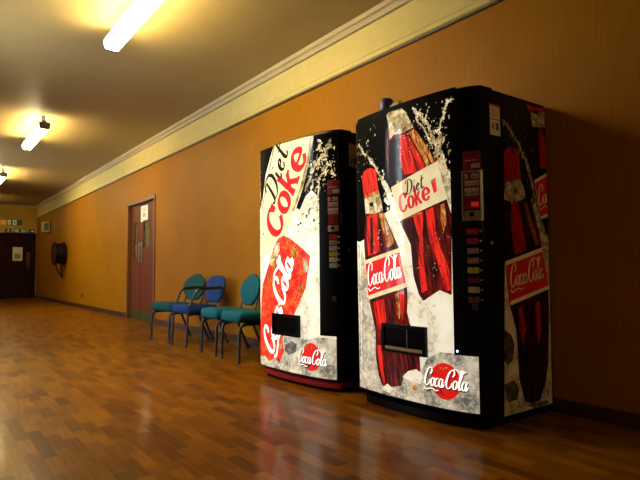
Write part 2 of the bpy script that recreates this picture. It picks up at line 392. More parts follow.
# ------------------------------------------------------------------ ceiling lights
lamp_mat, lnt, lb = node_mat('lit_fluorescent_diffuser')
lb.inputs['Base Color'].default_value = (.9,.88,.8,1); lb.inputs['Emission Color'].default_value = (1,.80,.40,1); lb.inputs['Emission Strength'].default_value = LAMP = 40
batten = mat('batten_enamel', (.32,.28,.22), .5, noise=.05)
end_mat = mat('grey_end_cap', (.13,.10,.085), .5, noise=.05)
def make_light():
    t = thing('ceiling_light', '', 'ceiling light', group='fluorescent battens along the corridor ceiling')
    L = .775
    m = MB(); m.box(-.03, .03, -L, L, -.115, -.085, .004); m.build('spine', batten, t)
    m = MB(); m.prism([(-.052,-.200),(.052,-.200),(.068,-.150),(.060,-.116),(-.060,-.116),(-.068,-.150)], -L+.02, L-.02, 'y'); m.build('diffuser', lamp_mat, t)
    for s in (-1, 1):
        m = MB(); m.prism([(-.056,-.203),(.056,-.203),(.073,-.150),(.065,-.108),(-.065,-.108),(-.073,-.150)], s*(L-.02), s*(L+.012), 'y'); m.build('end_cap', end_mat, t)
        m = MB(); m.box(-.022, .022, s*(L-.10)-.03, s*(L-.10)+.03, -.090, -.004, .003); m.box(-.04, .04, s*(L-.10)-.05, s*(L-.10)+.05, -.005, 0); m.build('bracket', batten, t)
    return t
def dup(root, loc, rz=None):
    r = root.copy(); COL.objects.link(r); r.location = loc
    if rz is not None: r.rotation_euler = (0,0,rz)
    for ch in list(root.children):
        c = ch.copy(); COL.objects.link(c); c.parent = r
        for g in list(ch.children):
            d = g.copy(); COL.objects.link(d); d.parent = c
    return r
lt = make_light(); lt.location = (1.305, 4.085, CZ)
lt['label'] = 'nearest glowing fluorescent ceiling batten, cut by the top of the photo'
l2 = dup(lt, (1.305, 8.87, CZ)); l2['label'] = 'glowing fluorescent ceiling batten second along the corridor, dark end cap showing'
fill_light = dup(lt, (1.305, -3.0, CZ)); fill_light['label'] = 'added fill lamp shaped as a ceiling batten behind the camera, outside the photo'  # added lamp, brightens the near machine's side and the wall beside it
l5 = dup(lt, (1.305, 18.1, CZ)); dim, dnt, db = node_mat('dim_fluorescent_diffuser')
db.inputs['Emission Color'].default_value = (1,.76,.34,1); db.inputs['Emission Strength'].default_value = 9
for c_ in l5.children:
    if c_.name.startswith('diffuser'): c_.data = c_.data.copy(); c_.data.materials[0] = dim
l5['label'] = 'glowing fluorescent ceiling batten at the far end of the corridor, outside the photo'
l3 = dup(lt, (1.305, 13.5, CZ)); l3['label'] = 'third glowing ceiling batten along the corridor, small at the left edge of the photo'

# ------------------------------------------------------------------ vending machines
GRAPHIC_BOTTLES = [
  ('black',1,[(43,1832),(840,1834),(829,1368),(740,1362),(669,1400),(440,1254),(380,1212),(301,1183),(183,1092),(97,1033),(42,1023)]),
  ('grey',1,[(63,996),(105,891),(134,744),(153,650),(167,575),(209,460),(215,295),(242,195),(313,141),(450,232),(579,268),(630,347),(710,388),(784,391),(860,361),(913,371),(912,108),(765,104),(568,93),(312,86),(61,96)]),
  ('cola',2,[(358,1793),(348,1696),(332,1575),(342,1437),(370,1338),(438,1129),(522,986),(539,803),(578,696),(610,664),(624,672),(718,726),(791,702),(801,1135),(774,1225),(716,1450),(560,1668),(469,1779)]),
  ('foam',3,[(341,1788),(359,1802),(470,1800),(498,1774),(524,1730),(560,1668),(466,1650),(399,1654),(364,1631),(357,1725)]),
  ('gold',4,[(375,1758),(436,1768),(500,1729),(523,1688),(467,1676),(408,1689)]),
  ('red',3,[(458,1642),(490,1639),(542,1519),(577,1402),(485,1398),(446,1494)]),
  ('red',3,[(498,1622),(521,1623),(587,1517),(642,1421),(599,1410),(557,1505)]),
  ('amber',3,[(522,1647),(552,1652),(631,1538),(670,1434),(649,1426),(594,1527)]),
  ('amber',3,[(567,1644),(582,1640),(671,1508),(700,1441),(683,1438),(637,1520)]),
  ('dark',3,[(363,1619),(432,1629),(445,1464),(476,1387),(384,1364),(352,1479)]),
  ('cream',4,[(370,1338),(719,1442),(777,1225),(438,1127)]),
  ('red',3,[(541,1156),(622,1172),(612,1036),(616,894),(639,725),(597,707),(579,883),(589,1009)]),
  ('red',3,[(636,1171),(691,1189),(701,1059),(736,947),(782,837),(789,729),(756,722),(709,881),(660,1005)]),
  ('maroon',3,[(470,1121),(525,1134),(559,981),(563,838),(604,691),(579,713),(548,809),(529,977)]),
  ('amber',3,[(736,1196),(761,1204),(771,1099),(751,1045),(734,1113)]),
  ('foam',3,[(716,1450),(742,1463),(772,1397),(806,1370),(801,1141),(780,1219)]),
  ('red',5,[(677,1331),(707,1344),(716,1276),(696,1264)]),
  ('gold',5,[(678,1340),(708,1353),(709,1338),(679,1325)]),
  ('red',3,[(90,1438),(107,1474),(151,1488),(192,1486),(236,1466),(257,1337),(188,1324),(108,1314)]),
  ('amber',3,[(108,1314),(257,1337),(266,1311),(114,1291)]),
  ('foam',3,[(114,1297),(266,1317),(284,1253),(296,1202),(215,1191),(123,1202)]),
  ('dark',4,[(166,1265),(207,1267),(206,1242),(176,1239)]),
  ('gold',4,[(222,1285),(266,1292),(279,1247),(245,1232)]),
  ('cola',3,[(123,1202),(215,1191),(296,1204),(352,1105),(410,1002),(431,969),(113,900),(103,1016)]),
  ('cola',2,[(149,652),(489,739),(491,664),(486,594),(504,532),(547,456),(572,373),(579,268),(458,234),(432,163),(344,140),(268,136),(232,196),(210,294),(209,460),(169,588)]),
  ('red',4,[(144,1184),(245,1194),(251,1056),(258,950),(149,928),(131,1063)]),
  ('maroon',5,[(175,1169),(195,1173),(202,1028),(195,946),(170,940)]),
  ('amber',4,[(254,1193),(301,1189),(360,1080),(393,1000),(332,972),(298,1072)]),
  ('foam',5,[(309,1145),(326,1132),(351,1063),(333,1046),(317,1089)]),
  ('red',4,[(193,639),(289,662),(314,548),(303,475),(238,469),(211,559)]),
  ('amber',4,[(394,696),(420,705),(433,591),(424,544),(404,589)]),
  ('red',4,[(428,706),(465,715),(466,593),(448,534),(433,591)]),
  ('red',4,[(226,376),(264,380),(280,231),(296,150),(269,169),(243,256)]),
  ('cream',5,[(113,900),(431,969),(489,739),(149,652)]),
  ('redlabel',6,[(119,877),(438,944),(481,764),(144,677)]),
  ('amber',2,[(518,175),(541,189),(555,169),(536,149),(514,154)]),
  ('ice',4,[(441,214),(490,256),(550,275),(586,252),(577,195),(504,201)]),
  ('ice',4,[(258,113),(314,156),(364,132),(330,102)]),
]
GRAPHIC_CAN = [
  ('black',1,[(-6,1825),(262,1821),(199,1722),(132,1611),(74,1415),(-2,1300)]),
  ('cream',1,[(262,1821),(753,1808),(711,1638),(646,1463),(541,1289),(425,1109),(316,1076),(51,910),(49,1294),(74,1415),(149,1568),(199,1706)]),
  ('gold',2,[(723,1805),(753,1807),(711,1638),(646,1463),(541,1289),(504,1277),(613,1468),(680,1643)]),
  ('gold',2,[(262,1819),(286,1818),(182,1604),(94,1388),(53,1286),(53,1335)]),
  ('black',1,[(753,1808),(917,1810),(914,1470),(796,1482),(782,1369),(729,1417),(667,1380),(599,1284),(564,1302),(646,1463),(711,1638)]),
  ('canred',2,[(398,1106),(477,1083),(597,1018),(709,942),(693,856),(679,806),(660,712),(593,609),(521,503),(445,409),(378,329),(398,233),(333,135),(265,164),(180,130),(122,162),(-1,147),(49,602),(70,723),(177,878),(256,1016),(324,1087)]),
  ('amber',3,[(490,1030),(562,998),(584,945),(537,924),(489,970)]),
  ('foam',3,[(630,930),(683,907),(682,828),(640,835)]),
  ('amber',3,[(605,748),(639,726),(604,631),(581,645)]),
  ('foam',3,[(286,1038),(343,1059),(343,997),(300,937),(225,876),(193,892)]),
  ('amber',3,[(225,907),(286,929),(285,875),(240,836)]),
  ('amber',3,[(160,805),(209,820),(208,758),(160,733)]),
  ('amber',3,[(310,330),(365,373),(372,336),(324,285)]),
  ('foam',3,[(324,270),(364,290),(371,253),(337,241)]),
  ('amber',3,[(273,242),(309,254),(280,174),(250,178)]),
  ('grey',1,[(-1,143),(180,126),(336,132),(398,233),(392,330),(544,358),(645,339),(776,367),(894,372),(891,97),(587,90),(188,88),(52,104)]),
  ('greydark',2,[(418,280),(495,318),(555,301),(543,242),(457,210),(404,241)]),
]
GRAPHIC_SIDE = [
  ('sideice',0,[(2554,878),(3015,1010),(2980,30),(2505,32)]),
  ('sidegrey',1,[(2535,511),(2597,480),(2622,424),(2609,344),(2553,318),(2524,353)]),
  ('sidegrey',1,[(2522,221),(2604,237),(2658,186),(2636,125),(2545,128)]),
  ('sidegrey',1,[(2719,85),(2848,82),(2930,81),(2950,61),(2796,51)]),
  ('sidecola',1,[(2558,1228),(2771,1290),(2845,1168),(2909,1007),(2933,878),(2977,713),(2969,480),(2947,279),(2914,169),(2848,88),(2778,82),(2708,103),(2660,232),(2643,504),(2587,643),(2556,878),(2550,1052)]),
  ('sidered',2,[(2574,1486),(2608,1515),(2666,1528),(2713,1520),(2725,1355),(2637,1330),(2572,1324)]),
  ('sidefoam',2,[(2572,1318),(2720,1349),(2761,1289),(2768,1244),(2660,1208),(2561,1223)]),
  ('sidered',2,[(2622,1205),(2689,1221),(2731,1087),(2763,946),(2646,922),(2624,1055)]),
  ('sideamber',2,[(2748,1219),(2777,1216),(2841,1092),(2897,983),(2855,971),(2800,1084)]),
  ('sidered',2,[(2670,623),(2708,632),(2731,497),(2707,416),(2673,501)]),
  ('sidered',2,[(2838,649),(2879,658),(2890,486),(2855,403),(2831,518)]),
  ('sidecream',3,[(2557,880),(2917,963),(2985,720),(2596,640)]),
  ('sidelabel',4,[(2562,859),(2924,940),(2978,740),(2590,662)]),
  ('sidefoam',1,[(2818,1242),(2910,1224),(2916,1142),(2999,1009),(2997,878),(2952,831),(2926,948),(2891,1065)]),
  ('sidered',1,[(2806,1794),(3006,1798),(3005,1783),(2897,1753),(2815,1768)]),
  ('sidefoam',1,[(2846,1762),(3005,1780),(3010,1686),(2856,1672)]),
  ('sidered',1,[(2918,1666),(2967,1673),(2999,1581),(2991,1440),(2932,1434)]),
  ('sidecream',1,[(2860,1353),(3017,1410),(3010,1147),(2915,1127)]),
  ('sidelabel',2,[(2866,1339),(3016,1392),(3010,1168),(2918,1145)]),
]
SPLASH_BOTTLES = [
  ('foam',2,16,[(563,1774),(585,1746),(606,1735),(627,1695),(661,1665),(674,1622),(699,1566),(718,1528),(723,1471)]),
  ('foam',2,8,[(577,1730),(591,1691),(633,1647),(660,1590),(692,1527)]),
  ('foam',2,9,[(804,1764),(786,1751),(773,1726),(766,1688),(747,1658),(740,1620),(714,1614),(694,1601)]),
  ('foam',2,13,[(733,1616),(745,1569),(737,1514),(755,1461),(766,1409),(777,1374)]),
  ('foam',2,8,[(821,1777),(798,1766),(780,1775)]),
  ('foam',2,12,[(51,1656),(87,1629),(109,1592),(152,1570),(192,1518),(222,1494),(260,1437),(305,1387)]),
  ('ice',2,24,[(287,1402),(331,1340),(356,1294),(389,1236),(430,1172)]),
  ('ice',2,40,[(339,1290),(381,1224),(429,1136)]),
]
SPLASH_CAN = [
  ('foam',2,14,[(903,1712),(866,1695),(850,1654),(807,1639),(788,1598),(760,1587),(730,1533)]),
  ('foam',2,10,[(909,1598),(872,1573),(840,1527),(805,1510)]),
  ('gold',2,16,[(730,1519),(689,1466),(656,1411)]),
  ('foam',2,8,[(825,1751),(799,1712),(771,1695)]),
  ('dark',2,9,[(646,1427),(588,1344),(552,1280)]),
]
SPLASH_SIDE = [
  ('sidefoam',1,14,[(2569,1670),(2605,1647),(2632,1623),(2668,1588),(2715,1555),(2742,1506),(2780,1464),(2806,1398),(2834,1342),(2851,1285),(2879,1222)]),
  ('sidefoam',1,6,[(2763,1520),(2790,1477),(2827,1400)]),
  ('sidefoam',1,5,[(2777,1604),(2785,1576)]),
  ('sidefoam',1,5,[(2844,1543),(2853,1514)]),
]
LETTER_DISC_BOTTLES = ((0.6060,0.1996),(0.02649,-0.00006),(-0.00050,0.04532))
LETTER_RED_LABEL = ((0.1468,0.7380),(0.03068,0.00585),(-0.01123,0.06209))
LETTER_DIET = ((0.4937,1.2751),(0.03163,0.00700),(-0.00705,0.03859))
LETTER_COKE = ((0.4468,1.1700),(0.03562,0.01062),(-0.01100,0.05009))
LETTER_DISC_CAN = ((0.5803,0.1776),(0.02736,-0.00031),(-0.00114,0.04577))
LETTER_CAN = ((0.2429,0.1846),(0.02917,0.07395),(-0.08283,0.03268))
LETTER_DIET_CAN = ((0.2816,1.3677),(0.04391,0.08822),(-0.08822,0.04391))
LETTER_COKE_CAN = ((0.3226,1.0678),(0.05897,0.09752),(-0.09752,0.05897))
LETTER_SIDE = ((2.6002,0.7380),(0.03317,0.00508),(-0.00791,0.05482))
LETTER_SIDE_CUT = ((2.9009,1.2091),(0.03026,0.00770),(-0.00855,0.05159))

W_, DEPTH, TOP, DOOR_D = .955, .722, 1.832, .205
PROF = [(0,.05),(.012,.03),(.05,.02),(.16,.007),(.33,0),(.45,0),(.6,.006),(.74,.021),(.83,.04),(.9,.065),(.935,.088),(.955,.11)]
def prof(u):
    P = PROF
    if u <= 0: return P[0][1]
    if u >= W_: return P[-1][1]
    def m(j):
        if j == 0: return (P[1][1]-P[0][1])/(P[1][0]-P[0][0])
        if j == len(P)-1: return (P[j][1]-P[j-1][1])/(P[j][0]-P[j-1][0])
        s0 = (P[j][1]-P[j-1][1])/(P[j][0]-P[j-1][0]); s1 = (P[j+1][1]-P[j][1])/(P[j+1][0]-P[j][0])
        return 0 if s0*s1 <= 0 else 2*s0*s1/(s0+s1)
    for i in range(len(P)-1):
        if P[i][0] <= u <= P[i+1][0]:
            h = P[i+1][0]-P[i][0]; t = (u-P[i][0])/h
            return (2*t**3-3*t*t+1)*P[i][1]+(t**3-2*t*t+t)*h*m(i)+(-2*t**3+3*t*t)*P[i+1][1]+(t**3-t*t)*h*m(i+1)
OX, OY = W_/2, DEPTH/2          # the empty stands at the middle of the base
def front(u, z, off=0):
    """point on the bowed front, off metres proud of it"""
    d = (prof(u+.002)-prof(u-.002))/.004
    if u < .03: d = max(d, -.6)
    n = math.sqrt(1+d*d)
    return (u - OX + d/n*off, prof(u) - OY - off/n, z)
def side_pt(s, z, off=0):       # the right-hand cabinet side; s runs back from the front
    return (W_ - OX + off, s - 2.278 - OY, z)
def strips(poly, step):
    """cut a flat outline into convex pieces no wider than step"""
    P = [Vector((a,b,0)) for a,b in poly]; out = []
    for tri in tessellate_polygon([P]):
        T = [(P[i].x, P[i].y) for i in tri]
        a = min(p[0] for p in T); b = max(p[0] for p in T)
        for k in range(math.floor(a/step), math.floor(b/step)+1):
            q = T
            for (lim, sg) in ((k*step, 1), ((k+1)*step, -1)):
                r = []
                for i in range(len(q)):
                    p0, p1 = q[i-1], q[i]; d0, d1 = (p0[0]-lim)*sg, (p1[0]-lim)*sg
                    if (d0 < 0) != (d1 < 0):
                        t = d0/(d0-d1); r.append((lim, p0[1]+(p1[1]-p0[1])*t))
                    if d1 >= 0: r.append(p1)
                q = r
                if len(q) < 3: break
            if len(q) >= 3: out.append(q)
    return out
LAYER = .0006
def decal(mb, mapf, mkey, layer, poly, step=.02, base=.0025):
    for q in strips(poly, step): mb.add([mapf(a, b, base+LAYER*layer) for a, b in q], [list(range(len(q)))], PKEYS.index(mkey))
def ribbon(mb, mapf, mkey, layer, pts, widths, step=.02, base=.0025):
    n = len(pts); L = []; R = []
    for i in range(n):
        t = pts[min(i+1,n-1)] - pts[max(i-1,0)]
        if t.length < 1e-9: t = Vector((1,0))
        t.normalize(); nn = Vector((-t.y, t.x))*widths[i]/2
        L.append(pts[i]+nn); R.append(pts[i]-nn)
    for i in range(n-1):
        decal(mb, mapf, mkey, layer, [tuple(L[i]), tuple(L[i+1]), tuple(R[i+1]), tuple(R[i])], step, base)
# hand-lettering: strokes in letter units (x-height 1, capitals 2.2)
def arc(cx, cy, rx, ry, a0, a1, n=10): return [(cx+rx*math.cos(math.radians(a0+(a1-a0)*i/n)), cy+ry*math.sin(math.radians(a0+(a1-a0)*i/n))) for i in range(n+1)]
def script_o(x): return [arc(x,.5,.40,.5,100,460,12), [(x+.05,1.0),(x+.3,.86),(x+.55,.92)]]
def script_a(x): return [arc(x,.5,.40,.5,60,400,12), [(x+.42,1.0),(x+.36,.4),(x+.44,.05),(x+.62,.08),(x+.82,.4)]]
def script_c(x): return [arc(x,.5,.40,.5,50,320,11)]
def big_c(x): return [[(x+1.20,1.42),(x+1.46,1.70),(x+1.36,2.08),(x+.95,2.22),(x+.45,1.95),(x+.10,1.30),(x+.04,.62),(x+.26,.12),(x+.72,0),(x+1.15,.28),(x+1.38,.72)]]
SCRIPT_FIRST = big_c(0) + [[(.20,-.22),(.22,-.42),(.7,-.52),(1.5,-.36),(2.2,-.30),(3.0,-.50),(3.7,-.42)]] + script_o(2.0) + script_c(3.0)
SCRIPT_LOGO = SCRIPT_FIRST + script_a(3.95) + [[(4.78,.62),(5.15,.70)]] + big_c(5.2) + \
    [[(6.22,2.22),(6.75,2.34),(7.3,2.18),(7.9,1.92),(8.5,1.98),(8.85,2.2)]] + script_o(7.15) + \
    [[(7.85,.45),(8.15,1.2),(8.30,1.95),(8.18,2.28),(8.02,1.9),(7.98,1.0),(8.02,.25),(8.25,-.02),(8.55,.25)]] + script_a(9.0)
DIET = [[(.55,2.0),(.48,1.2),(.32,.35),(.05,.05),(-.2,.3)], [(-.1,1.7),(.3,2.15),(1.0,2.1),(1.5,1.5),(1.4,.6),(.9,.05),(.3,.1)],
        [(2.0,1.0),(1.95,.3),(2.1,0),(2.35,.25)], [(2.08,1.5),(2.14,1.62)], [(2.6,.5),(3.0,.6),(3.15,.85),(2.95,1.0),(2.68,.75),(2.65,.3),(2.9,0),(3.3,.25)],
        [(3.85,1.9),(3.75,1.0),(3.72,.3),(3.9,0),(4.25,.25)], [(3.45,1.3),(3.9,1.34),(4.35,1.42)]]
COKE = [[(1.55,1.55),(1.30,2.0),(.85,2.1),(.38,1.75),(.20,1.1),(.32,.45),(.8,.08),(1.25,.2),(1.6,.65)], [(1.55,2.1),(1.55,1.45)],
        arc(2.55,.72,.52,.66,90,450,16),
        [(3.60,2.15),(3.60,.05)], [(3.35,2.12),(3.65,2.12)], [(3.35,.07),(3.85,.07)], [(3.7,.62),(4.3,1.30)], [(3.95,.85),(4.45,.07)], [(4.1,1.32),(4.6,1.32)], [(4.2,.07),(4.75,.07)],
        [(5.15,.68),(6.15,.72),(6.1,1.1),(5.68,1.40),(5.22,1.15),(5.08,.65),(5.28,.2),(5.75,.05),(6.2,.35)]]
def lettering(mb, mapf, mkey, layer, strokes, place, thin, thick, shear=.30, step=.02, grow=0, shift=(0,0)):
    (ox, oy), ex, ey = place; ex = Vector(ex); ey = Vector(ey)
    for st in strokes:
        path = smooth_path(st, 4) if len(st) > 2 else [Vector(p) for p in st]
        pts = []; wd = []
        for i, p in enumerate(path):
            t = path[min(i+1,len(path)-1)] - path[max(i-1,0)]
            k = abs(t.y)/max(t.length, 1e-9)
            end = min(i, len(path)-1-i)/max(1, len(path)-1)
            wd.append((thin + (thick-thin)*k**1.4*(.55+.9*min(.5,end)) + grow) * ex.length)
            x = p.x + shear*p.y + shift[0]; y = p.y + shift[1]
            pts.append(Vector((ox, oy)) + ex*x + ey*y)
        ribbon(mb, mapf, mkey, layer, pts, wd, step)
def blobs(mb, mapf, mkey, layer, u0, u1, z0, z1, n, smin, smax, rnd, step=.02):
    for _ in range(n):
        cu, cz = rnd.uniform(u0,u1), rnd.uniform(z0,z1); s = rnd.uniform(smin, smax)*(rnd.random()**1.5+.35); k = rnd.randint(5,7)
        st = rnd.uniform(.6,1.9)
        decal(mb, mapf, mkey, layer, [(cu+s*rnd.uniform(.5,1)*math.cos(2*PI*i/k)/st, cz+s*st*rnd.uniform(.5,1)*math.sin(2*PI*i/k)) for i in range(k)], step)
def mm(pts): return [(a/1000, b/1000) for a, b in pts]
def splash(mb, mapf, items, rnd):
    for mkey, layer, w, pts in items:
        path = smooth_path([Vector(p) for p in mm(pts)], 5)
        n = len(path); ribbon(mb, mapf, mkey, layer, path, [w/1000*rnd.uniform(.6,1.9)*(1 if 1 < i < n-2 else .5) for i in range(n)])
        for p in path[::2]:
            for _ in range(3):
                s = w/1000*rnd.uniform(.15,.55); c = p+Vector((rnd.gauss(0,w/1100), rnd.gauss(0,w/900)))
                decal(mb, mapf, mkey, layer, [(c.x+s*math.cos(a)*rnd.uniform(.6,1.1), c.y+1.4*s*math.sin(a)*rnd.uniform(.6,1.1)) for a in (0,1.2,2.4,3.7,5)])
def cbox(mb, u0, u1, z0, z1, o0, o1, n=None, mi=0):
    """block that follows the bowed front"""
    n = n or max(2, int((u1-u0)/.015)+1)
    V = []; 
    for i in range(n+1):
        u = u0+(u1-u0)*i/n
        V += [front(u,z0,o0), front(u,z0,o1), front(u,z1,o1), front(u,z1,o0)]
    F = [[0,1,2,3], [4*n+3,4*n+2,4*n+1,4*n]]
    for i in range(n):
        a = 4*i; b = a+4
        for j in range(4): F.append([a+j, b+j, b+(j+1)%4, a+(j+1)%4])
    mb.add(V, F, mi)
CARD = {k: mat('drink_card_'+k, c, .3, coat=.2, spec=.2, noise=.5, nscale=70, emit=.05) for k, c in dict(red=(.18,.010,.008), brown=(.08,.022,.012), silver=(.15,.075,.05), yellow=(.24,.17,.006), dark=(.07,.008,.006), tan=(.24,.16,.07), grey=(.17,.15,.12), lemon=(.27,.23,.07)).items()}
label_red = mat('red_price_label', (.17,.010,.012), .4, coat=.2, spec=.2); label_pale = mat('pale_print', (.36,.30,.22), .5, spec=.2)
display_red = mat('lit_red_display', (.5,.01,.01), .3, emit=.16, ecol=(1,.02,.015)); display_off = mat('red_window', (.16,.008,.008), .2, coat=.5)
chip_red = mat('red_push_button', (.20,.02,.02), .3, coat=.4); stud = mat('push_stud', (.40,.36,.32), .3, metal=.5)
sticker_pale = mat('pale_sticker', (.75,.66,.45), .6); sticker_red = mat('sticker_red_band', (.36,.10,.07), .6); sticker_blue = mat('sticker_blue_mark', (.05,.13,.24), .6); sticker_yel = mat('sticker_yellow_mark', (.34,.24,.03), .6)
led_mat = mat('blue_white_led', (.5,.6,1), .3, emit=9, ecol=(.45,.55,1))

def machine(label, loc, rz, can):
    rnd = random.Random(3 if can else 11)
    t = thing('vending_machine', label, 'vending machine', loc, rz, 'drinks machines against the corridor wall')
    m = MB(); m.box(.006-OX, W_-.004-OX, DOOR_D-OY, DEPTH-OY, .05, 1.822, .006); m.build('cabinet', black_metal, t)
    # bowed door: a loop that follows the front, closed at the back
    us = [i*.955/60 for i in range(61)]
    def ring(z, ins): return [front(min(max(u, .004), W_-.002), z, -ins) for u in us] + [(W_-OX-ins*.4, DOOR_D-OY-.004, z), (0-OX+ins*.4, DOOR_D-OY-.004, z)]
    rings = [ring(.075,.006), ring(.081,0), ring(TOP-.014,0), ring(TOP-.004,.006), ring(TOP,.016)]
    n = len(rings[0]); m = MB()
    m.add([p for r in rings for p in r], [[i*n+k, i*n+(k+1)%n, (i+1)*n+(k+1)%n, (i+1)*n+k] for i in range(len(rings)-1) for k in range(n)] + [list(range(n))[::-1], [(len(rings)-1)*n+k for k in range(n)]])
    door = m.build('door', black_gloss, t, smooth=True)
    # printed plastic panel with its picture
    g = MB()
    decal(g, front, 'ice', 0, [(.033,.088),(.920,.088),(.920,.383),(.800,.383),(.800,1.40),(.935,1.40),(.935,1.800),(.016,1.800),(.016,1.0)])
    decal(g, front, 'black', .5, [(.800,1.39),(.935,1.39),(.935,1.800),(.800,1.800)])
    if not can:
        decal(g, front, 'black', .6, [(.016,1.03),(.06,1.02),(.06,1.80),(.016,1.80)])
        decal(g, front, 'black', .6, [(.016,1.76),(.935,1.76),(.935,1.80),(.016,1.80)])
        decal(g, front, 'grey', .7, [(.033,.20),(.052,.20),(.056,.60),(.048,1.0),(.033,1.02)])
        decal(g, front, 'grey', .6, [(.033,.088),(.920,.088),(.920,.383),(.80,.383),(.76,.30),(.5,.17),(.033,.24)])
    else:
        decal(g, front, 'grey', .6, [(.033,.088),(.920,.088),(.920,.36),(.82,.37),(.6,.20),(.033,.16)])
    for mk, ly, pts in (GRAPHIC_CAN if can else GRAPHIC_BOTTLES): decal(g, front, mk, ly, mm(pts))
    splash(g, front, SPLASH_CAN if can else SPLASH_BOTTLES, rnd)
    if can:
        blobs(g, front, 'foam', 2, .78,.925, 1.42,1.78, 80, .004,.018, rnd)
        blobs(g, front, 'gold', 2, .72,.85, 1.36,1.66, 40, .006,.020, rnd)
        blobs(g, front, 'foam', 2, .70,.82, 1.28,1.62, 34, .004,.014, rnd)
        blobs(g, front, 'dark', 2, .58,.80, 1.10,1.36, 26, .006,.022, rnd)
        blobs(g, front, 'foam', 2, .02,.07, 1.35,1.72, 12, .004,.012, rnd)
        blobs(g, front, 'ink', 2, .02,.10, 1.02,1.40, 22, .003,.012, rnd)
        blobs(g, front, 'amber', 3, .08,.45, .40,.86, 46, .004,.014, rnd); blobs(g, front, 'red', 3, .10,.55, .45,.88, 40, .006,.018, rnd)
        lettering(g, front, 'ink', 3, DIET, LETTER_DIET_CAN, .12, .34, .2)
        lettering(g, front, 'letter_red', 3, COKE, LETTER_COKE_CAN, .24, .56, .05)
        lettering(g, front, 'white', 4, SCRIPT_LOGO, LETTER_CAN, .22, .50)
        disc, dl, grd = (.713,.2255), LETTER_DISC_CAN, 'ink'
    else:
        blobs(g, front, 'foam', 2, .40,.82, 1.42,1.78, 90, .003,.012, rnd)
        blobs(g, front, 'gold', 2, .62,.80, 1.36,1.62, 26, .005,.016, rnd)
        blobs(g, front, 'foam', 2, .03,.25, 1.40,1.76, 40, .003,.009, rnd)
        blobs(g, front, 'foam', 4, .56,.80, .82,1.02, 30, .002,.005, rnd)
        blobs(g, front, 'foam', 4, .48,.66, 1.46,1.62, 22, .002,.005, rnd)
        blobs(g, front, 'grey', 1, .04,.12, .40,.80, 16, .012,.034, rnd)
        blobs(g, front, 'gold', 1, .52,.78, .60,.74, 12, .003,.009, rnd)
        blobs(g, front, 'amber', 4, .58,.80, .80,1.10, 30, .002,.006, rnd)
        blobs(g, front, 'cola', 4, .55,.78, .76,1.10, 24, .004,.009, rnd)
        blobs(g, front, 'foam', 6, .14,.28, .92,1.10, 26, .002,.006, rnd)
        blobs(g, front, 'foam', 5, .40,.60, 1.50,1.66, 26, .002,.007, rnd)
        lettering(g, front, 'white', 7, SCRIPT_LOGO, LETTER_RED_LABEL, .17, .40)
        lettering(g, front, 'ink', 6, DIET, LETTER_DIET, .13, .36, .2)
        lettering(g, front, 'letter_red', 6, COKE, LETTER_COKE, .28, .64, .10)
        decal(g, front, 'gold', 5, [(.465,1.135),(.60,1.165),(.60,1.160),(.465,1.130)])
        disc, dl, grd = (.740,.2345), LETTER_DISC_BOTTLES, 'ink'
    decal(g, front, 'redlabel', 5, [(disc[0]+.092*math.cos(a), disc[1]+.098*math.sin(a)) for a in [2*PI*i/40 for i in range(40)]])
    blobs(g, front, 'amber', 6, disc[0]-.05, disc[0]+.015, disc[1]+.055, disc[1]+.085, 7, .006,.014, rnd)
    blobs(g, front, 'cola', 6, disc[0]-.045, disc[0]-.005, disc[1]-.075, disc[1]-.045, 6, .008,.016, rnd)
    lettering(g, front, 'ink', 7, SCRIPT_LOGO, dl, .20, .44, .35, grow=.12, shift=(.10,-.09))
    lettering(g, front, 'white', 8, SCRIPT_LOGO, dl, .20, .44, .35)
    g.build('front_panel', [PR[k] for k in PKEYS], t)
    # right-hand side picture (the other machine hides this side)
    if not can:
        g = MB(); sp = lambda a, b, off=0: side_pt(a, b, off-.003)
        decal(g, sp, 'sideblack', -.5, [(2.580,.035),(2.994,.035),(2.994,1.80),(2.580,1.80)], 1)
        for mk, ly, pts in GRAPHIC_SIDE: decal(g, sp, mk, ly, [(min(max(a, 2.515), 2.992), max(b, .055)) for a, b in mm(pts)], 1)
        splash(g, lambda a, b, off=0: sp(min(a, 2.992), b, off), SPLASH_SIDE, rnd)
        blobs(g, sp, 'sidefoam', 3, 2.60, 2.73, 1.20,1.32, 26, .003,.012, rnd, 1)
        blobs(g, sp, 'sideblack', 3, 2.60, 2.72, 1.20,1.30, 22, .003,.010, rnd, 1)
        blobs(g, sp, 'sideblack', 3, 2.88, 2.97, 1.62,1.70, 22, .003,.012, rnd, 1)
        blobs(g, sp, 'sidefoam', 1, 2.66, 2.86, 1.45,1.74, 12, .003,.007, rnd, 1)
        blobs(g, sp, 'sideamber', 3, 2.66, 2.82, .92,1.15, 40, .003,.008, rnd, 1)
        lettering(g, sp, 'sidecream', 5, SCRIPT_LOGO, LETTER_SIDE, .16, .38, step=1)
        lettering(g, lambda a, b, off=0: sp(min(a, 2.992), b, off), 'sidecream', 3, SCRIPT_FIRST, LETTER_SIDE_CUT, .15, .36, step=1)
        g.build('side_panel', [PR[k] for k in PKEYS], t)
    # black column with the buttons and coin slot
    m = MB(); cbox(m, .800, .946, .385, 1.395, 0, .007); col = m.build('selection_panel', black_gloss, t)
    e = .0075
    m = MB(); cbox(m, .870, .944, 1.368, 1.470, e, e+.003); cbox(m, .908, .942, 1.378, 1.402, e+.003, e+.0035, mi=1)
    for z in (1.418, 1.436, 1.452): cbox(m, .880, .935, z, z+.004, e+.003, e+.0034, mi=1 if z == 1.418 else 0)
    m.build('price_label', [label_red, label_pale], col)
    m = MB()
    za, zb = (1.098, 1.365)
